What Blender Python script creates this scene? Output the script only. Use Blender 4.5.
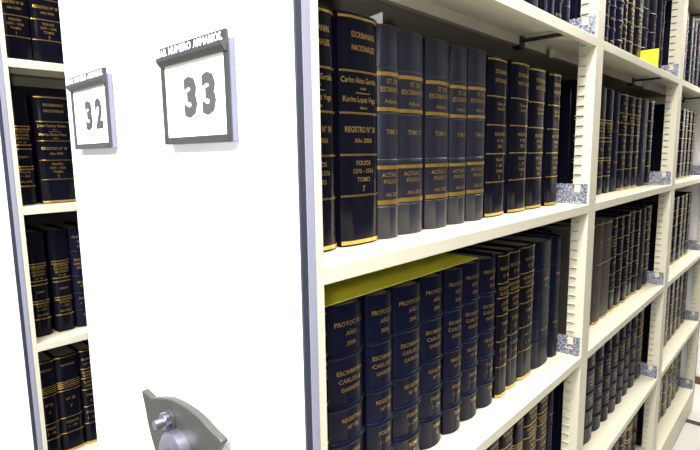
import bpy, math, random
from mathutils import Matrix, Vector
random.seed(7)
for o in list(bpy.data.objects): bpy.data.objects.remove(o)
scene = bpy.context.scene
COL = scene.collection

# ------------------------------------------------------------------ camera
YAW, PITCH, ROLL, FPX = .7505, -.1366, -.0148, 503.7
F = Vector((-math.sin(YAW)*math.cos(PITCH), math.cos(YAW)*math.cos(PITCH), math.sin(PITCH)))
R0 = Vector((math.cos(YAW), math.sin(YAW), 0)); U0 = R0.cross(F)
R = R0*math.cos(ROLL) + U0*math.sin(ROLL); U = U0*math.cos(ROLL) - R0*math.sin(ROLL)
cd = bpy.data.cameras.new('camera'); cam = bpy.data.objects.new('camera', cd); COL.objects.link(cam)
cam.matrix_world = Matrix(((R.x, U.x, -F.x, .4134), (R.y, U.y, -F.y, -.3634), (R.z, U.z, -F.z, 1.4265), (0, 0, 0, 1)))
cd.sensor_fit = 'HORIZONTAL'; cd.sensor_width = 36; cd.lens = FPX/700*36; cd.clip_start = .02
scene.camera = cam

# ------------------------------------------------------------------ world, lights, exposure
w = bpy.data.worlds.new('room_light'); scene.world = w; w.use_nodes = True
w.node_tree.nodes['Background'].inputs[0].default_value = (.9, .93, 1, 1)
w.node_tree.nodes['Background'].inputs[1].default_value = .05
def area(name, loc, sx, sy, energy, col=(1, .97, .92), rot=(0, 0, 0)):
    l = bpy.data.lights.new(name, 'AREA'); l.shape = 'RECTANGLE'; l.size = sx; l.size_y = sy
    l.energy = energy; l.color = col
    o = bpy.data.objects.new(name, l); COL.objects.link(o); o.location = loc; o.rotation_euler = rot
    return o
# fluorescent battens under the ceiling: one over the cross passage, one over the open aisle
area('passage_ceiling_lamp', (.1, -1.2, 2.74), 2.4, .30, 175, (.96, .97, 1))
area('aisle_ceiling_lamp', (.30, .12, 2.74), .25, 1.2, 48, (1, .97, .92))
area('far_end_fill_light', (.3, 3.0, 2.74), 1.2, .2, 75, (1, .97, .92))  # added fill light, brightens the far floor and end wall
# the photographer's flash, a hand's width above the lens
fl = bpy.data.lights.new('camera_flash', 'POINT'); fl.energy = 8; fl.color = (.97, .97, 1); fl.shadow_soft_size = .018
fo = bpy.data.objects.new('camera_flash', fl); COL.objects.link(fo); fo.location = (.37, -.40, 1.46)
area('far_aisle_ceiling_lamp', (-.95, .7, 2.74), .25, 1.6, 14, (1, .97, .92))
vs = scene.view_settings
vs.view_transform = 'Standard'; vs.look = 'None'; vs.gamma = 1; vs.use_curve_mapping = False
vs.exposure = 0.45
scene.display_settings.display_device = 'sRGB'

# ------------------------------------------------------------------ materials
def mat(name, col, rough=.5, metal=0, noise=None, bump=None, spec=.5, coat=0):
    m = bpy.data.materials.new(name); m.use_nodes = True
    nt = m.node_tree; b = nt.nodes['Principled BSDF']
    b.inputs['Base Color'].default_value = (*col, 1); b.inputs['Roughness'].default_value = rough
    b.inputs['Metallic'].default_value = metal; b.inputs['Specular IOR Level'].default_value = spec
    b.inputs['Coat Weight'].default_value = coat
    if noise or bump:
        tc = nt.nodes.new('ShaderNodeTexCoord')
    if noise:
        sc, amt = noise
        n = nt.nodes.new('ShaderNodeTexNoise'); n.inputs['Scale'].default_value = sc; n.inputs['Detail'].default_value = 4
        nt.links.new(tc.outputs['Object'], n.inputs['Vector'])
        r = nt.nodes.new('ShaderNodeMixRGB'); r.inputs[1].default_value = (*[c*(1-amt) for c in col], 1)
        r.inputs[2].default_value = (*[min(1, c*(1+amt)) for c in col], 1)
        nt.links.new(n.outputs['Fac'], r.inputs[0]); nt.links.new(r.outputs[0], b.inputs['Base Color'])
    if bump:
        sc, st = bump
        v = nt.nodes.new('ShaderNodeTexVoronoi'); v.inputs['Scale'].default_value = sc
        nt.links.new(tc.outputs['Object'], v.inputs['Vector'])
        bp = nt.nodes.new('ShaderNodeBump'); bp.inputs['Strength'].default_value = st; bp.inputs['Distance'].default_value = .001
        nt.links.new(v.outputs['Distance'], bp.inputs['Height']); nt.links.new(bp.outputs[0], b.inputs['Normal'])
    return m
M = {
 'wall': mat('white_wall_paint', (.82, .82, .80), .8, noise=(6, .03)),
 'blocker': mat('dark_blocker_surface', (.055, .05, .045), .6, noise=(8, .15)),
 'ceil': mat('white_ceiling_paint', (.8, .8, .78), .9, noise=(4, .03)),
 'floor': mat('pale_vinyl_floor', (.44, .43, .40), .5, noise=(9, .05)),
 'brown': mat('brown_skirting', (.13, .06, .02), .5, noise=(20, .2)),
 'panel': mat('white_laminate', (.88, .88, .88), .45, noise=(3, .015)),
 'cream': mat('cream_enamelled_steel', (.60, .565, .435), .42, noise=(25, .02)),
 'edge': mat('grey_edge_trim', (.26, .265, .34), .4, noise=(60, .06)),
 'rubber': mat('dark_rubber_buffer', (.03, .033, .048), .45, noise=(80, .1)),
 'back': mat('dark_shade_sheet', (.03, .028, .025), .7, noise=(10, .1)),
 'black': mat('black_wire_coating', (.008, .008, .010), .4, noise=(40, .1)),
 'galv': None,
 'slot': mat('painted_slot_shade', (.16, .14, .08), .6, noise=(60, .1)),
 'steel': mat('brushed_cast_alloy', (.065, .065, .058), .45, .5, noise=(120, .18)),
 'chrome': mat('chromed_steel', (.24, .24, .30), .30, .85, noise=(80, .05)),
 'holder_glare': mat('glare_toned_plastic', (.17, .17, .24), .45, .1, noise=(90, .08)),  # glare on the sign's dark plastic sides, put in as a paler colour
 'bezel': mat('dark_grey_plastic', (.028, .030, .030), .4, noise=(60, .08)),
 'card': mat('cream_card', (.86, .84, .74), .7, noise=(50, .01)),
 'label': mat('white_print', (.9, .9, .92), .6, noise=(50, .01)),
 'ink': mat('dark_printing_ink', (.045, .045, .05), .6, noise=(90, .1)),
 'yellow': mat('yellow_card_folder', (.62, .60, .03), .6, noise=(20, .05)),
 'yellow2': mat('yellow_note_paper', (.95, .74, .02), .6, noise=(20, .04)),
 'paper': mat('shade_darkened_pages', (.20, .17, .13), .9, noise=(200, .3)),  # cream paper darkened, shade under the shelves is in the colour
 'sheet': mat('white_paper_slip', (.85, .85, .85), .8, noise=(20, .02)),
 'gold': mat('gold_foil', (.70, .46, .11), .28, .9, noise=(150, .35)),
 'print': mat('worn_gold_print', (.50, .33, .08), .36, .8, noise=(300, .5)),
 'blackbook': mat('black_bookcloth', (.0045, .0045, .010), .22, bump=(1500, .04), noise=(40, .25), spec=.11),
 'navy': mat('navy_leather', (.005, .006, .020), .30, bump=(900, .12), noise=(30, .3), spec=.10),
 'slate': mat('slate_blue_bookcloth', (.0125, .013, .023), .34, bump=(1600, .12), noise=(25, .2), spec=.45),
 'taupe': mat('grey_brown_bookcloth', (.050, .043, .030), .5, bump=(1400, .2), noise=(25, .2)),
}
def galv():
    m = bpy.data.materials.new('galvanised_spangle_steel'); m.use_nodes = True
    nt = m.node_tree; b = nt.nodes['Principled BSDF']
    tc = nt.nodes.new('ShaderNodeTexCoord'); v = nt.nodes.new('ShaderNodeTexVoronoi'); v.inputs['Scale'].default_value = 420
    n = nt.nodes.new('ShaderNodeTexNoise'); n.inputs['Scale'].default_value = 160
    nt.links.new(tc.outputs['Object'], v.inputs['Vector']); nt.links.new(tc.outputs['Object'], n.inputs['Vector'])
    mx = nt.nodes.new('ShaderNodeMixRGB'); mx.inputs[0].default_value = .5
    nt.links.new(v.outputs['Color'], mx.inputs[1]); nt.links.new(n.outputs['Fac'], mx.inputs[2])
    bw = nt.nodes.new('ShaderNodeRGBToBW'); nt.links.new(mx.outputs[0], bw.inputs[0])
    cr = nt.nodes.new('ShaderNodeValToRGB'); cr.color_ramp.elements[0].position = .38; cr.color_ramp.elements[1].position = .62
    cr.color_ramp.elements[0].color = (.05, .055, .085, 1); cr.color_ramp.elements[1].color = (.40, .42, .50, 1)
    nt.links.new(bw.outputs[0], cr.inputs[0]); nt.links.new(cr.outputs[0], b.inputs['Base Color'])
    b.inputs['Roughness'].default_value = .45; b.inputs['Metallic'].default_value = .3
    return m
M['galv'] = galv()

# ------------------------------------------------------------------ mesh helpers
class MB:
    def __init__(s): s.v = []; s.f = []
    def box(s, x0, x1, y0, y1, z0, z1):
        n = len(s.v)
        s.v += [(x, y, z) for z in (z0, z1) for y in (y0, y1) for x in (x0, x1)]
        s.f += [tuple(n+i for i in q) for q in ((0, 2, 3, 1), (4, 5, 7, 6), (0, 1, 5, 4), (2, 6, 7, 3), (0, 4, 6, 2), (1, 3, 7, 5))]
        return s
    def loft(s, rings, closed=False, cap=False):
        n = len(s.v); k = len(rings[0])
        for r in rings: s.v += list(r)
        for i in range(len(rings)-1):
            for j in range(k if closed else k-1):
                a = n+i*k+j; b = n+i*k+(j+1) % k
                s.f.append((a, b, b+k, a+k))
        if cap:
            s.f.append(tuple(n+j for j in reversed(range(k)))); e = n+(len(rings)-1)*k
            s.f.append(tuple(e+j for j in range(k)))
        return s
    def prism(s, pts, axis, a, b):
        def P(p, c): return {'x': (c, p[0], p[1]), 'y': (p[0], c, p[1]), 'z': (p[0], p[1], c)}[axis]
        return s.loft([[P(p, a) for p in pts], [P(p, b) for p in pts]], True, True)
    def cyl(s, c, r, axis, a, b, n=24, r2=None):
        r2 = r if r2 is None else r2
        def P(q, rr, h):
            u, v = rr*math.cos(q), rr*math.sin(q)
            return {'x': (h, c[0]+u, c[1]+v), 'y': (c[0]+u, h, c[1]+v), 'z': (c[0]+u, c[1]+v, h)}[axis]
        qs = [2*math.pi*i/n for i in range(n)]
        return s.loft([[P(q, r, a) for q in qs], [P(q, r2, b) for q in qs]], True, True)
    def tube(s, pts, r, n=8):
        rings = []
        for i, p in enumerate(pts):
            p = Vector(p); d = (Vector(pts[min(i+1, len(pts)-1)])-Vector(pts[max(i-1, 0)])).normalized()
            a = d.cross(Vector((0, 0, 1)) if abs(d.z) < .9 else Vector((1, 0, 0))).normalized(); b = d.cross(a)
            rings.append([tuple(p+a*r*math.cos(2*math.pi*j/n)+b*r*math.sin(2*math.pi*j/n)) for j in range(n)])
        return s.loft(rings, True, True)
    def mesh(s, name, m, smooth=False):
        me = bpy.data.meshes.new(name); me.from_pydata(s.v, [], s.f)
        import bmesh
        bm = bmesh.new(); bm.from_mesh(me); bmesh.ops.recalc_face_normals(bm, faces=bm.faces); bm.to_mesh(me); bm.free()
        me.materials.append(M[m])
        if smooth:
            me.polygons.foreach_set('use_smooth', [True]*len(me.polygons))
            me.set_sharp_from_angle(angle=math.radians(38))
        me.update(); return me
    def build(s, name, m, parent=None, smooth=False, bevel=0):
        o = bpy.data.objects.new(name, s.mesh(name, m, smooth)); COL.objects.link(o)
        if parent: o.parent = parent
        if bevel:
            b = o.modifiers.new('bevel', 'BEVEL'); b.width = bevel; b.segments = 2; b.limit_method = 'ANGLE'; b.angle_limit = math.radians(40)
        return o
def link(name, me, parent=None, loc=None):
    o = bpy.data.objects.new(name, me); COL.objects.link(o)
    if parent: o.parent = parent
    if loc: o.location = loc
    return o
def tag(o, label, cat, group=None):
    o['label'] = label; o['category'] = cat
    if group: o['group'] = group
    return o
def empty(name, loc):
    o = bpy.data.objects.new(name, None); COL.objects.link(o); o.location = loc; o.empty_display_size = .05
    return o
def struct(name, mb, m):
    o = mb.build(name, m); o['kind'] = 'structure'; return o

_txt = {}
def text_mesh(s, bold=0):
    """flat glyph outline of a string: (verts normalised to cap height 1, centred in x), faces, width"""
    k = (s, bold)
    if k in _txt: return _txt[k]
    c = bpy.data.curves.new('glyphs', 'FONT'); c.body = s; c.size = 1; c.resolution_u = 2; c.offset = bold
    c.fill_mode = 'FRONT' if hasattr(c, 'fill_mode') else c.fill_mode
    o = bpy.data.objects.new('glyphs', c); COL.objects.link(o)
    dg = bpy.context.evaluated_depsgraph_get(); dg.update()
    me = bpy.data.meshes.new_from_object(o.evaluated_get(dg))
    v = [(p.co.x, p.co.y) for p in me.vertices]; f = [tuple(p.vertices) for p in me.polygons]
    bpy.data.objects.remove(o); bpy.data.curves.remove(c); bpy.data.meshes.remove(me)
    x0 = min(p[0] for p in v); x1 = max(p[0] for p in v)
    ch = .70
    v = [((p[0]-(x0+x1)/2)/ch, p[1]/ch) for p in v]
    _txt[k] = (v, f, (x1-x0)/ch); return _txt[k]

# ------------------------------------------------------------------ room
struct('floor', MB().box(-4, 3, -3, 4, -.05, 0), 'floor')
struct('ceiling', MB().box(-4, 3, -3, 4, 2.8, 2.85), 'ceil')
struct('wall_back', MB().box(-4, .28, 3.25, 3.3, 0, 2.8), 'wall')
struct('wall_left', MB().box(-3.25, -3.2, -3, 3.25, 0, 2.8), 'wall')
struct('aisle_light_blocker', MB().box(1.08, 1.13, .0, 3.3, 0, 2.8), 'blocker')  # added out of view, dark to cut bounce and reflections in the aisle
struct('baseboard_back', MB().box(-4, .28, 3.237, 3.25, 0, .045), 'brown')

# ------------------------------------------------------------------ mobile shelving ranges
ZS = {'Y': 2.095, 'Z': 1.697, 'A': 1.2991, 'B': .9031, 'C': .5167, 'D': .1294}
LIP, DEP, W, H = .0223, .325, .6767, 2.42
TAB0, TABP = .0876, .0238                       # first tab height and tab pitch
_post = {}
def post_tabs_mesh():
    if 't' not in _post:
        mb = MB()
        n = int((H-.2)/TABP)
        for i in range(n):
            z = TAB0+TABP*i
            mb.box(-.0385, -.0205, -.0065, 0, z, z+.0012)              # horizontal tongue bent out of the post
            mb.box(-.0385, -.0205, -.0006, .0002, z-.0055, z-.0004)    # the little window it leaves
        _post['t'] = mb.mesh('shelf_tab_row', 'cream')
    return _post['t']
def slot_shade_mesh():
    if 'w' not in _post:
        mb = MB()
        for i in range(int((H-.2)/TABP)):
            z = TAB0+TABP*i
            mb.box(-.0365, -.0225, -.0009, .0001, z-.0024, z-.0006)  # solid strip, the shade inside the slot is put into its colour
        _post['w'] = mb.mesh('slot_shade_strip', 'slot')
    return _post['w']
def post(root, y0, y1, tabs=True):
    mb = MB().box(-.0025, 0, y0, y1, .09, H)                            # front flange
    mb.box(-.040, -.0025, y0, y0+.002, .09, H).box(-.040, -.0025, y1-.002, y1, .09, H)
    mb.box(-DEP, -DEP+.04, y0, y0+.002, .09, H).box(-DEP, -DEP+.04, y1-.002, y1, .09, H).box(-DEP, -DEP+.002, y0, y1, .09, H)
    p = mb.build('upright', 'cream', root)
    if tabs:
        a = link('shelf_tab_row', post_tabs_mesh(), p, (0, y0, 0)); a['kind'] = 'stuff'
        a = link('slot_shade_strip', slot_shade_mesh(), p, (0, y0, 0)); a['kind'] = 'stuff'
    return p
def shelf(root, key, y0, y1, ya, yb, wire=True):
    z = ZS[key]
    pr = [(-DEP, z-.030), (-DEP, z), (-.0015, z), (0, z-.0015), (0, z-LIP+.001), (-.001, z-LIP), (-.012, z-LIP), (-.012, z-LIP+.0015),
          (-.0018, z-LIP+.0015), (-.0018, z-.002), (-DEP+.0015, z-.002), (-DEP+.0015, z-.030)]
    mb = MB(); n = len(pr)
    mb.loft([[(p[0], y0, p[1]) for p in pr], [(p[0], y1, p[1]) for p in pr]], True)
    if ya < y0: mb.box(-DEP+.04, -.041, ya, y0, z-.002, z)              # the plate runs on behind the uprights
    if yb > y1: mb.box(-DEP+.04, -.041, y1, yb, z-.002, z)
    s = mb.build('shelf', 'cream', root)
    g = y0+.84*(y1-y0)
    MB().box(-.134, -.120, y0+.004, g-.010, z-.0225, z-.002).build('shelf_stiffener', 'cream', s)
    if wire:
        MB().box(-.134, -.120, g+.012, y1-.003, z-.0225, z-.002).build('shelf_stiffener', 'cream', s)
        zz = z-.012
        MB().box(-.138, -.116, g-.0095, g+.0115, z-.028, z-.0024).box(-.116, -.013, g-.006, g+.006, z-.016, z-.009).build('hanging_book_stop', 'black', s, bevel=.001)
    # galvanised end bracket standing on the shelf against the upright, with its small white hook
    b = MB().box(-.084, -.004, y1-.0035, y1-.0015, z+.0002, z+.050)
    bo = b.build('end_bracket', 'galv', s)
    MB().box(-.034, -.020, y1-.0060, y1-.0036, z+.030, z+.048).build('bracket_hook', 'cream', s)
    return s
def side(root, bays, flip_end=True):
    """bays: list of (y0, y1) clear openings; posts stand between them"""
    pass

def number_sign(root, xc, digits):
    # xc: left edge of bezel; bezel .164 wide, z 1.447 .. 1.562, front at y=-.010
    x0, x1, z0, z1 = xc, xc+.165, 1.4455, 1.561
    s = MB().box(x0+.001, x1, -.0085, -.0004, z0, z1+.006).build('sign_holder', 'holder_glare', root, bevel=.0012)
    b = .0095
    fr = MB()
    fr.box(x0, x0+b, -.0115, -.0086, z0, z1).box(x1-b, x1, -.0115, -.0086, z0, z1).box(x0+b, x1-b, -.0115, -.0086, z0, z0+b)
    fr.build('sign_bezel', 'bezel', s, bevel=.0008)
    MB().box(x0+b, x1-b, -.0096, -.0086, z0+b, z1-.004).build('number_card', 'card', s)
    hood = [(-.0086, z1-.010), (-.0135, z1-.010), (-.0185, z1-.004), (-.0185, z1+.001), (-.0125, z1+.003), (-.0125, z1+.0150), (-.0086, z1+.0150)]
    MB().prism(hood, 'x', x0+.003, x1-.001).build('sign_hood', 'bezel', s)
    wd = x1-x0-.006; xs = x0+.004
    for word, a, e in (('A.R.', .012, .125), ('NUMERO', .155, .520), ('ARMARIOS.', .550, .965)):   # worn white capitals, hardly legible
        v, f, _ = text_mesh(word, .030)
        vx0 = min(p[0] for p in v); vx1 = max(p[0] for p in v); mb = MB()
        mb.v = [(xs+wd*(a+(e-a)*(p[0]-vx0)/(vx1-vx0)), -.0128, z1+.0038+p[1]*.0090) for p in v]; mb.f = list(f)
        mb.build('header_lettering', 'label', s)['kind'] = 'stuff'
    # digits
    for (ch, dx0, dx1, dz0, dz1) in digits:
        v, f, wdt = text_mesh(ch, .058)
        vx0 = min(p[0] for p in v); vx1 = max(p[0] for p in v); vz0 = min(p[1] for p in v); vz1 = max(p[1] for p in v)
        mb = MB()
        for p in v:
            mb.v.append((dx0+(p[0]-vx0)/(vx1-vx0)*(dx1-dx0), -.0099, dz0+(p[1]-vz0)/(vz1-vz0)*(dz1-dz0)))
        mb.f = list(f)
        mb.build('digit', 'ink', s)
    for p in ((x0+.005, z0+.005), (x1-.005, z0+.005)):
        MB().cyl(p, .0016, 'y', -.0122, -.0114, 10).build('screw', 'bezel', s)
    return s

def crank(root):
    hx, hz = -.170, 1.040
    prof = [(32, .1165), (34, .113), (37, .107), (42, .100), (50, .093), (58, .087), (66, .082), (79, .077), (92, .0745), (107, .0755), (122, .079), (134, .085), (144, .094), (147.5, .106), (150, .118)]
    pts = []
    for k in range(3):
        for a, r in prof:
            q = math.radians(a+120*k); pts.append((hx+r*math.cos(q), hz+r*math.sin(q)))
    h = MB().prism(pts, 'y', -.0705, -.060).build('crank_plate', 'steel', root, bevel=.0022)
    MB().cyl((hx, hz), .012, 'y', -.060, -.0004, 32).build('crank_shaft', 'panel', h, smooth=True)
    hub = MB().cyl((hx+.004, hz+.010), .029, 'y', -.0705, -.084, 32).cyl((hx+.004, hz+.010), .029, 'y', -.084, -.090, 32, .022).build('crank_hub', 'chrome', h, smooth=True)
    MB().cyl((hx+.004, hz+.010), .010, 'y', -.090, -.094, 20).build('hub_bolt', 'steel', h, smooth=True)
    px, pz = -.193, 1.083
    ring = MB().cyl((px, pz), .017, 'y', -.0705, -.0730, 28).build('pin_collar', 'steel', h, smooth=True)
    pin = MB().cyl((px, pz), .0105, 'y', -.073, -.080, 20)
    for k in range(8):
        q = math.tau*k/8; pin.cyl((px+.0098*math.cos(q), pz+.0098*math.sin(q)), .0028, 'y', -.0735, -.079, 8)
    pin.cyl((px, pz), .0062, 'y', -.080, -.091, 16)
    pin.build('lock_pin', 'chrome', h, smooth=True)
    MB().prism([(px-.012, pz-.018), (px-.006, pz-.020), (px-.012, pz-.042)], 'y', -.0712, -.0704).build('lock_mark', 'ink', h)

def make_range(name, X, label, posts, nb, signs, with_crank, yend):
    root = empty(name, (X, 0, 0))
    tag(root, label, 'shelving')
    # near end panel with rubber buffer and grey trim on its edges
    MB().box(-W+.002, -.002, 0, .022, .03, H+.03).build('end_panel', 'panel', root)
    for x0, x1 in ((-.002, .001), (-W-.001, -W+.002)):
        MB().box(x0, x1, 0, .009, .03, H+.03).build('rubber_buffer', 'rubber', root, bevel=.0006)
        MB().box(x0, x1, .0095, .0215, .03, H+.03).build('edge_trim', 'edge', root, bevel=.0006)
    MB().box(-W, 0, yend-.012, yend, .10, H+.03).build('end_panel', 'panel', root)
    for x0, x1 in ((0, .001), (-W-.001, -W)):
        MB().box(x0, x1, yend-.010, yend, .10, H+.03).build('rubber_buffer', 'rubber', root)
    MB().box(-W/2-.004, -W/2+.004, .022, yend-.012, .09, H).build('shade_sheet', 'back', root)  # added sheet: stops light leaking through, its dark colour stands for shade behind books
    MB().box(-W, 0, .022, yend-.012, H, H+.02).build('top_cover', 'cream', root)
    base = MB().box(-W+.02, -.003, .022, yend-.012, .012, ZS['D']-.030)
    b = base.build('carriage_base', 'cream', root)
    MB().box(-.003, 0, .022, yend-.012, .010, ZS['D']-LIP-.004).build('base_skirt', 'cream', root)
    for y in (.25, yend/2, yend-.17):
        MB().cyl((y, .011), .0105, 'x', -.05, -.03, 16).build('track_wheel', 'steel', root, smooth=True)
    post(root, .0222, .034, False)
    clear = []
    for (a, c) in posts: post(root, a, c)
    post(root, yend-.034, yend-.0125)
    ys = [.0345]+[v for a, c in posts for v in (a-.0003, c+.0003)]+[yend-.0345]
    for k in nb:
        for i in range(0, len(ys), 2):
            shelf(root, k, ys[i], ys[i+1], ys[i] if i == 0 else (ys[i-1]+ys[i])/2, ys[i+1] if i+2 >= len(ys) else (ys[i+1]+ys[i+2])/2)
    # opposite face: plain shelves on the other side of the added dark sheet
    for k in nb:
        MB().box(-W, -W/2-.005, .0345, yend-.035, ZS[k]-LIP, ZS[k]).build('rear_shelf', 'cream', root)
    for sx, dg in signs: number_sign(root, sx, dg)
    if with_crank: crank(root)
    return root
ALLS = ['Y', 'Z', 'A', 'B', 'C', 'D']
make_range('mobile_shelving', 0, 'cream mobile shelving with white end panel carrying signs 32 and 33', [(.947, .999), (1.889, 1.953)], ALLS,
  [(-.272, [('3', -.2145, -.182, 1.479, 1.532), ('3', -.170, -.138, 1.480, 1.533)]),
   (-.622, [('3', -.562, -.5295, 1.478, 1.5295), ('2', -.5165, -.485, 1.479, 1.531)])], True, 2.855)
make_range('mobile_shelving', -1.19, 'cream mobile shelving at the left edge, behind the panel with signs', [(.947, .999), (1.889, 1.953)], ALLS, [], False, 2.855)


# floor rails across the ranges
def rail(y, label):
    r = empty('floor_rail', (-.6, y, 0)); tag(r, label, 'rail', 'rails set across the floor')
    MB().box(-1.2, 1.67, -.014, -.005, .0002, .009).box(-1.2, 1.67, .005, .014, .0002, .009).build('rail_bar', 'steel', r, bevel=.001)
    MB().box(-1.2, 1.67, -.005, .005, .0002, .003).build('rail_groove', 'black', r)
rail(2.685, 'dark steel floor rail emerging from under the far bay')

# ------------------------------------------------------------------ books
def profile(style_b, p, s): return -style_b*abs(s)**p
class Book:
    pass
SHAPES = {'round': (.008, 3.6), 'cloth': (.010, 2.8), 'leather': (.012, 2.3)}
def spine_strip(mb, t, b, p, sec, s0=-.985, s1=.985, n=12):
    """sec: list of (offset outwards, z) making a band's cross-section, swept round the spine"""
    rings = []
    for i in range(n+1):
        s = s0+(s1-s0)*i/n; x = profile(b, p, s); y = s*t/2
        dx = -b*p*abs(s)**(p-1)*(1 if s >= 0 else -1)/(t/2)         # dx/dy
        nx, ny = 1, -dx; l = math.hypot(nx, ny); nx /= l; ny /= l
        rings.append([(x+nx*o, y+ny*o, z) for o, z in sec])
    mb.loft(rings)
def text_on(mb, t, b, p, s, zc, ch, wmax, off=.0006, bold=.0, shift=0):
    v, f, wd = text_mesh(s, bold)
    ch *= .72; k = ch; kx = min(ch, wmax*t/wd); n = len(mb.v)
    for (u, q) in v:
        y = u*kx+shift*t; sv = max(-1, min(1, y/(t/2)))
        mb.v.append((profile(b, p, sv)+off, y, zc+(q-.5)*k))
    mb.f += [tuple(n+i for i in r) for r in f]

def style_A(no, n1='Carlos Alsina Garrido', n2='Karina Lopez Vega', dash=True, names=True):
    f = [('dash' if dash else 'band', q, .0022) for q in (.242, .418, .597, .776)]
    f += [('band', .020, .0032), ('band', .983, .0052)]
    tx = [('ESCRIBANIAS', .090, .0105, .58, .03), ('NACIONALES', .143, .0105, .58, .03)]
    if names:
        tx += [(n1, .278, .0105, .84, -.05), ('titular', .311, .0050, .26, .01), (n2, .358, .0105, .78, -.05), ('adjunta', .393, .0050, .26, .01),
               ('REGISTRO Nº 38', .487, .0110, .74, -.04), ('Año 2006', .534, .0088, .46, 0), ('FOLIOS', .632, .0088, .42, 0), ('1270 - 1536', .668, .0085, .58, 0),
               ('TOMO', .705, .0088, .34, 0), (str(no), .746, .0115, .2, 0)]
        f += [('rule', .332, .0010)]
    else:
        tx += [('Carlos A.', .285, .009, .7, .05), ('Garrido', .315, .009, .6, .05), ('REGISTRO', .475, .009, .75, .02), ('Nº 38', .515, .009, .45, .02), ('2006', .55, .009, .5, .02),
               ('FOLIOS', .635, .0085, .6, .02), ('1 - 270', .672, .0085, .6, .02), ('TOMO', .708, .0085, .5, .02), (str(no), .745, .0105, .2, .02)]
    return dict(shape='round', mat='blackbook', feats=f, txt=tx)
def style_B(no):
    f = [('blind', .192, .0016), ('band', .222, .0055), ('band', .383, .0055), ('blind', .40, .0014), ('blind', .622, .0020), ('band', .655, .0055), ('band', .822, .0068), ('blind', .845, .0014)]
    tx = [('ST. DE', .255, .0095, .50, .0), ('ESCRIBANOS', .292, .0100, .72, -.06), ('Adjunto', .346, .0080, .56, -.05), ('TOMO %s' % no, .487, .0100, .50, -.02),
          ('ACTUAC. 1', .690, .0085, .68, -.06), ('FOLIOS 1', .722, .0085, .60, -.05), ('Año 2007', .785, .0085, .54, -.02)]
    return dict(shape='cloth', mat='slate', feats=f, txt=tx)
def style_C(no):
    f = [('raised', q, .0085) for q in (.234, .480, .655, .830)]
    tx = [('PROTOCOLO', .085, .0095, .74, -0.01), ('AÑO', .130, .0090, .32, -0.01), ('2006', .178, .0090, .34, -0.01), ('ESCRIBANIA', .312, .0090, .70, -0.02), ('CARLOS A.', .352, .0090, .76, -0.02), ('GARRIDO', .393, .0085, .52, -0.02),
          ('REGISTRO', .540, .0090, .62, 0.01), ('Nº 38', .578, .0090, .36, 0.01), ('FOLIOS', .705, .0090, .56, 0.01), ('1 - 299', .752, .0090, .60, 0.01), ('TOMO', .876, .0095, .40, 0.05), (str(no), .918, .0105, .18, 0.05)]
    return dict(shape='leather', mat='navy', feats=f, txt=tx)
def style_D(no):      # many thin fillets, much small gold print
    f = [('band', q, .0022) for q in (.015, .20, .30, .42, .60, .78)]+[('band', .985, .0055)]
    tx = [('REGISTRO', .10, .010, .8, 0), ('Nº 38', .15, .010, .6, 0), ('ESCRIBANIA', .235, .010, .85, 0), ('GARRIDO', .27, .010, .8, 0), ('LOPEZ', .34, .010, .7, 0), ('VEGA', .38, .010, .6, 0),
          ('TOMO', .48, .011, .6, 0), (str(no), .54, .012, .4, 0), ('FOLIOS', .66, .010, .7, 0), ('1 - 180', .72, .010, .7, 0)]
    return dict(shape='round', mat='blackbook', feats=f, txt=tx)
def style_E(no):      # navy, faint joints, little print
    f = [('blind', q, .0025) for q in (.22, .40, .60, .78)]
    return dict(shape='cloth', mat='navy', feats=f, txt=[('TOMO', .30, .009, .6, 0), (str(no), .35, .010, .3, 0), ('Año 2005', .70, .009, .7, 0)])
def style_F(no):      # black, plain, with four double gold bands
    f = [('band', q, .0032) for q in (.30, .325, .465, .50, .655, .68, .83)]
    tx = [('ESCRIBANIA', .345, .009, .8, 0), ('NACIONAL', .375, .009, .8, 0), ('REGISTRO', .405, .009, .7, 0), ('Nº 38', .44, .008, .4, 0), ('TOMO %s' % no, .57, .009, .5, 0), ('FOLIOS', .705, .0085, .6, 0), ('1 - 220', .74, .0085, .6, 0), ('Año 2005', .79, .0085, .6, 0)]
    return dict(shape='round', mat='blackbook', feats=f, txt=tx)
def style_G(no):      # narrow fillets in groups and figures
    f = [('band', q, .0020) for q in (.02, .27, .29, .31, .33, .36, .64, .80)]+[('band', .985, .005)]
    tx = [('REGISTRO', .10, .008, .6, 0), ('Nº 38', .45, .011, .4, 0), ('7', .53, .012, .2, 0), ('FOLIOS', .69, .010, .5, 0), ('1 - 99', .74, .010, .5, 0)]
    return dict(shape='round', mat='blackbook', feats=f, txt=tx)
def style_S(no):      # silver-white bands on navy
    f = [('raised', q, .0060) for q in (.16, .36, .56, .76)]+[('band', .985, .004)]
    return dict(shape='leather', mat='navy', feats=f, txt=[('TOMO', .46, .009, .6, 0), (str(no), .50, .010, .3, 0), ('Año 2004', .66, .009, .7, 0), ('FOLIOS', .86, .009, .7, 0)])
def style_T(no):      # grey-brown cloth
    f = [('band', .03, .003), ('raised', .42, .004), ('band', .985, .005)]
    return dict(shape='round', mat='taupe', feats=f, txt=[('TOMO', .2, .009, .6, 0), (str(no), .25, .010, .3, 0)])

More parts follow.
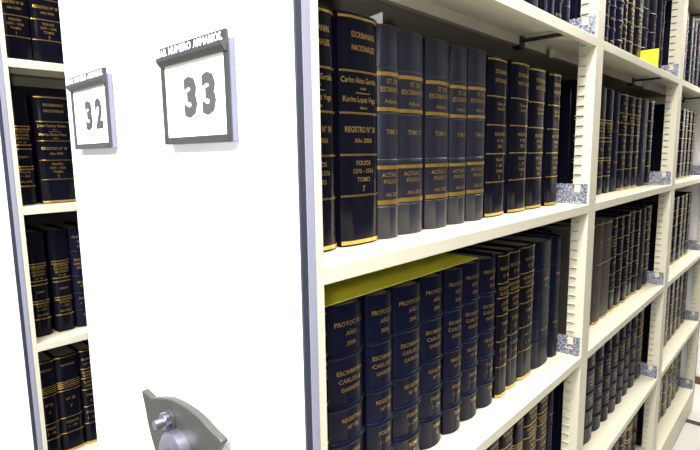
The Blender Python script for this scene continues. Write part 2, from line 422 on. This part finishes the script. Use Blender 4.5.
def book(x, y0, y1, z, st, label, group, h=.316, depth=.232, near=False, smat=None):
    t = (y1-y0)-.0006; sh = SHAPES[st['shape']]; b, p = sh; b = min(b, t*.30)
    m = smat or st['mat']
    root = empty('bound_volume', (x, (y0+y1)/2, z)); tag(root, label, 'book', group)
    # spine: rounded shell with a groove on either side where the boards hinge
    n = 16; out = []
    for i in range(n+1):
        s = -1+2*i/n; out.append((profile(b, p, s), s*t/2))
    tail = [(-b-.0045, t/2-.0008), (-b-.0075, t/2-.0026), (-b-.0115, t/2-.0008)]
    outer = [(q[0], -q[1]) for q in reversed(tail)]+out+tail
    inner = [(q[0]-.003, q[1]*(1-.006/t)) for q in out]
    inner = [(-b-.0115, -t/2+.0030)]+inner+[(-b-.0115, t/2-.0030)]
    pr = outer+list(reversed(inner))
    k = len(outer); cap = [pr]
    mb = MB()
    def ring(zz, d): return [((q[0]-d if i < k else q[0]), q[1], zz) for i, q in enumerate(pr)]
    mb.loft([ring(0, .0012), ring(.0015, 0), ring(h-.0022, 0), ring(h, .0022)], True)
    for zz, d in ((0, .0012), (h, .0022)):                                # end caps as quads between outer and inner lines
        r = ring(zz, d); n0 = len(mb.v); mb.v += r; kk = len(pr); ki = len(inner)
        for i in range(k-1):
            j0 = kk-1-round(i*(ki-1)/(k-1)); j1 = kk-1-round((i+1)*(ki-1)/(k-1))
            mb.f.append((n0+i, n0+i+1, n0+j1, n0+j0) if j0 != j1 else (n0+i, n0+i+1, n0+j0))
    sp = mb.build('spine', m, root, smooth=True)
    for sg in (-1, 1):
        a, c = sorted((sg*(t/2), sg*(t/2-.0030)))
        MB().box(-depth, -b-.0116, a, c, 0, h).build('cover_board', m, root, bevel=.0008 if near else 0)
    MB().box(-depth+.005, -b-.005, -t/2+.0033, t/2-.0033, .004, h-.005).build('page_block', 'paper', root)
    for kind, fr, hh in st['feats']:
        zc = h*(1-fr); mb = MB()
        if kind == 'band':
            spine_strip(mb, t, b, p, [(.0001, zc-hh/2), (.0006, zc-hh/2), (.0006, zc+hh/2), (.0001, zc+hh/2)]); mb.build('gold_band', 'gold', sp, smooth=True)
        elif kind == 'dash':
            spine_strip(mb, t, b, p, [(.0004, zc+hh*.30), (.0006, zc+hh*.30), (.0006, zc+hh*.62), (.0004, zc+hh*.62)])
            nd = max(8, int(t/.0034))
            for i in range(nd):
                s = -.97+1.94*i/nd
                spine_strip(mb, t, b, p, [(.0006, zc-hh*.6), (.0007, zc+hh*.3)], s, s+1.94*.62/nd, 1)
            mb.build('gold_band', 'gold', sp)
        elif kind == 'rule':
            spine_strip(mb, t, b, p, [(.0006, zc-hh/2), (.0006, zc+hh/2)], -.36, .36, 6); mb.build('gold_rule', 'gold', sp)
        elif kind == 'raised':
            sec = [(0, zc-hh/2), (.0016, zc-hh*.40), (.0028, zc-hh*.18), (.0030, zc), (.0028, zc+hh*.18), (.0016, zc+hh*.40), (0, zc+hh/2)]
            spine_strip(mb, t, b, p, sec); mb.build('raised_band', m, sp, smooth=True)
        else:
            sec = [(0, zc-hh), (.0009, zc-hh*.4), (.0009, zc+hh*.4), (0, zc+hh)]
            spine_strip(mb, t, b, p, sec); mb.build('blind_line', m, sp, smooth=True)
    allm = MB()
    for s, fr, ch, wm, shf in st['txt']:
        mb = MB() if near else allm
        text_on(mb, t, b, p, s, h*(1-fr), ch, wm, bold=.012 if near else .02, shift=shf)
        if near: mb.build('lettering', 'print', sp)['kind'] = 'stuff'
    if not near and allm.v: allm.build('lettering', 'print', sp)['kind'] = 'stuff'
    return root

ORD = ['first', 'second', 'third', 'fourth', 'fifth', 'sixth', 'seventh', 'eighth', 'ninth', 'tenth', 'eleventh', 'twelfth', 'thirteenth', 'fourteenth', 'fifteenth', 'sixteenth', 'seventeenth', 'eighteenth']
DESC = {'A': 'black volume with thin gold lines', 'B': 'slate blue volume with gold bands', 'C': 'navy leather volume with raised bands', 'D': 'black volume crowded with gold print',
        'E': 'plain dark navy volume', 'F': 'black volume with doubled gold bands', 'G': 'black volume with grouped gold lines', 'S': 'navy volume with pale raised bands', 'T': 'grey-brown cloth volume'}
ST = {'A': lambda n: style_A(n, dash=False, names=False), 'B': style_B, 'C': style_C, 'D': style_D, 'E': style_E, 'F': style_F, 'G': style_G, 'S': style_S, 'T': style_T}
ROM = ['I', 'II', 'III', 'IV', 'V', 'VI', 'VII', 'VIII', 'IX', 'X']
def row(xp, key, items, where, group, near=False, dy=0):
    for i, it in enumerate(items):
        y0, y1, s = it[0]+dy, it[1]+dy, it[2]; opt = it[3] if len(it) > 3 else {}
        st = opt.get('st') or ST[s](ROM[i % 10] if s in 'BF' else i+1)
        dx = opt.get('dx', random.uniform(-.003, .002))
        book(xp+dx, y0, y1, ZS[key]+.0003, st, '%s, %s from left, %s' % (DESC[s], ORD[i], where), group, opt.get('h', .316+random.uniform(-.002, .002)), opt.get('d', .222), near=near)

# nearest bay
A1 = style_A(6); A2 = style_A(7)
row(-.062, 'A', [(.046, .123, 'A', dict(st=A1, dx=0, h=.316)), (.131, .2125, 'A', dict(st=A2, dx=0, h=.318)),
  (.214, .265, 'B'), (.267, .335, 'B'), (.342, .414, 'B'), (.416, .472, 'B'), (.475, .540, 'B'),
  (.547, .629, 'A'), (.642, .7295, 'A'), (.734, .817, 'A'), (.834, .905, 'A'), (.907, .938, 'E', dict(dx=-.030, d=.19)), (.940, .983, 'E', dict(dx=-.030, d=.188, h=.300))],
  'second shelf down, nearest bay', 'volumes on the second shelf of the nearest bay', near=True, dy=.0045)
row(-.055, 'B', [(.040, .0995, 'D'), (.103, .179, 'C'), (.182, .246, 'C'), (.248, .326, 'C'), (.328, .396, 'C'), (.398, .458, 'C'), (.459, .526, 'C'), (.528, .592, 'C'),
  (.594, .642, 'D'), (.645, .703, 'D'), (.706, .780, 'D'), (.784, .886, 'E'), (.888, .936, 'E'), (.938, .985, 'E', dict(dx=-.034, d=.19))],
  'third shelf down, nearest bay', 'volumes on the third shelf of the nearest bay', near=True)
row(-.055, 'C', [(.350, .415, 'C'), (.418, .482, 'C'), (.485, .549, 'C'), (.552, .619, 'G'), (.622, .690, 'D'), (.693, .746, 'G'), (.749, .826, 'D'), (.829, .895, 'D'), (.898, .938, 'E'), (.94, .985, 'E', dict(dx=-.034, d=.19))],
  'lowest visible shelf, nearest bay', 'volumes on the lowest visible shelf of the nearest bay')
row(-.055, 'Z', [(.560, .628, 'C'), (.630, .694, 'S'), (.696, .759, 'E'), (.762, .797, 'D'), (.800, .842, 'E'), (.845, .886, 'S'), (.888, .936, 'E'), (.938, .985, 'E', dict(dx=-.034, d=.19))],
  'top visible shelf, nearest bay', 'volumes on the top visible shelf of the nearest bay')
# middle bay
row(-.055, 'Z', [(1.02, 1.10, 'S'), (1.103, 1.184, 'S'), (1.187, 1.239, 'S'), (1.241, 1.294, 'S'), (1.296, 1.361, 'C'), (1.363, 1.410, 'D'), (1.415, 1.491, 'A'), (1.493, 1.5852, 'A'),
  (1.587, 1.680, 'S'), (1.689, 1.778, 'S'), (1.786, 1.830, 'E'), (1.832, 1.880, 'S'), (1.882, 1.938, 'S', dict(dx=-.034, d=.19))],
  'top visible shelf, middle bay', 'volumes on the top visible shelf of the middle bay')
row(-.068, 'A', [(1.03, 1.12, 'F'), (1.122, 1.215, 'F'), (1.22, 1.295, 'F'), (1.305, 1.371, 'F'), (1.376, 1.446, 'E'), (1.452, 1.528, 'D'), (1.534, 1.615, 'D'), (1.622, 1.696, 'D'), (1.703, 1.810, 'E'), (1.819, 1.878, 'A'), (1.880, 1.938, 'E', dict(dx=-.030, d=.19))],
  'second shelf down, middle bay', 'volumes on the second shelf of the middle bay')
row(-.055, 'B', [(1.03, 1.12, 'T'), (1.122, 1.214, 'T'), (1.22, 1.282, 'T'), (1.287, 1.379, 'T'), (1.381, 1.440, 'D'), (1.448, 1.512, 'A'), (1.519, 1.575, 'A'), (1.582, 1.655, 'A'), (1.662, 1.725, 'A'), (1.733, 1.807, 'E'), (1.809, 1.880, 'D'), (1.882, 1.938, 'D', dict(dx=-.034, d=.19))],
  'third shelf down, middle bay', 'volumes on the third shelf of the middle bay')
row(-.055, 'C', [(1.03, 1.10, 'C'), (1.102, 1.184, 'C'), (1.188, 1.290, 'C'), (1.297, 1.376, 'C'), (1.383, 1.446, 'C'), (1.453, 1.534, 'C'), (1.541, 1.614, 'C'), (1.622, 1.700, 'C'), (1.708, 1.792, 'C'), (1.801, 1.880, 'D'), (1.882, 1.938, 'E', dict(dx=-.034, d=.19))],
  'fourth shelf down, middle bay', 'volumes on the fourth shelf of the middle bay')
row(-.055, 'D', [(1.22+.083*i, 1.30+.083*i, 'DCDECDFC'[i]) for i in range(8)],
  'lowest visible shelf, middle bay', 'volumes on the lowest shelf of the middle bay')
# far bay
for key, seq, nm, end in (('Z', 'SSCSSCS', 'top visible shelf', 2.78), ('A', 'DADDADD', 'second shelf down', 2.68), ('B', 'DADDDAD', 'third shelf down', 2.72), ('C', 'DADDAGD', 'fourth shelf down', 2.79), ('D', 'DDADDAD', 'lowest shelf', 2.80)):
    y = 2.03; it = []; n = len(seq); wd = (end-y)/n
    for i, s in enumerate(seq):
        it.append((y, y+wd-.004-random.uniform(0, .008), s)); y += wd
    row(-.055, key, it, nm+', far bay', 'volumes on the %s of the far bay' % nm)
# range at the far left
XL = -1.19
row(XL-.062, 'Z', [(.040, .1145, 'A', dict(st=style_A(1, 'Juan Carlos Otero', 'Marta Elena Rios'), dx=0)), (.117, .203, 'A', dict(st=style_A(2, 'Juan Carlos Otero', 'Marta Elena Rios'), dx=0)), (.206, .28, 'A'), (.283, .36, 'A')],
  'top shelf, range at left edge', 'volumes on the top shelf of the left range', near=True)
row(XL-.062, 'A', [(.040, .090, 'F', dict(h=.319)), (.104, .197, 'A', dict(st=style_A(3, 'Juan Carlos Otero', 'Marta Elena Rios'), dx=0)), (.200, .275, 'A'), (.280, .35, 'F')],
  'second shelf, range at left edge', 'volumes on the second shelf of the left range', near=True)
row(XL-.062, 'B', [(.050, .097, 'F', dict(h=.316)), (.110, .161, 'F', dict(h=.315)), (.166, .22, 'C'), (.224, .29, 'F')],
  'third shelf, range at left edge', 'volumes on the third shelf of the left range', near=True)
row(XL-.055, 'C', [(.038, .089, 'G'), (.091, .158, 'G'), (.160, .205, 'D'), (.207, .27, 'G')],
  'lowest visible shelf, range at left edge', 'volumes on the lowest visible shelf of the left range', near=True)

# ------------------------------------------------------------------ papers
f = MB(); rings = []
for i in range(9):
    u = i/8; x = -.285+u*(.285-.062)
    z = .9031+.3205+.0006
    rings.append([(x, .045, z), (x, .512-(0 if i < 8 else .0), z), (x, .512, z+.0016), (x, .045, z+.0016)])
tag(f.loft(rings, True, True).build('card_folder', 'yellow'), 'yellow card folder lying flat on navy volumes, nearest bay', 'folder')
n = MB(); n.box(-.060, .0205, -.0004, .0004, 0, .063)
o = n.build('paper_note', 'yellow2'); o.location = (-.028, 1.5862, 1.6975)
tag(o, 'yellow paper note sticking out between volumes on the top shelf, middle bay', 'note')
o = MB().prism([(-.115, 1.612), (-.075, 1.612), (-.075, 1.634), (-.115, 1.630)], 'y', .236, .237).build('paper_slip', 'sheet')
tag(o, 'small white paper slip poking out above slate blue volume', 'paper')
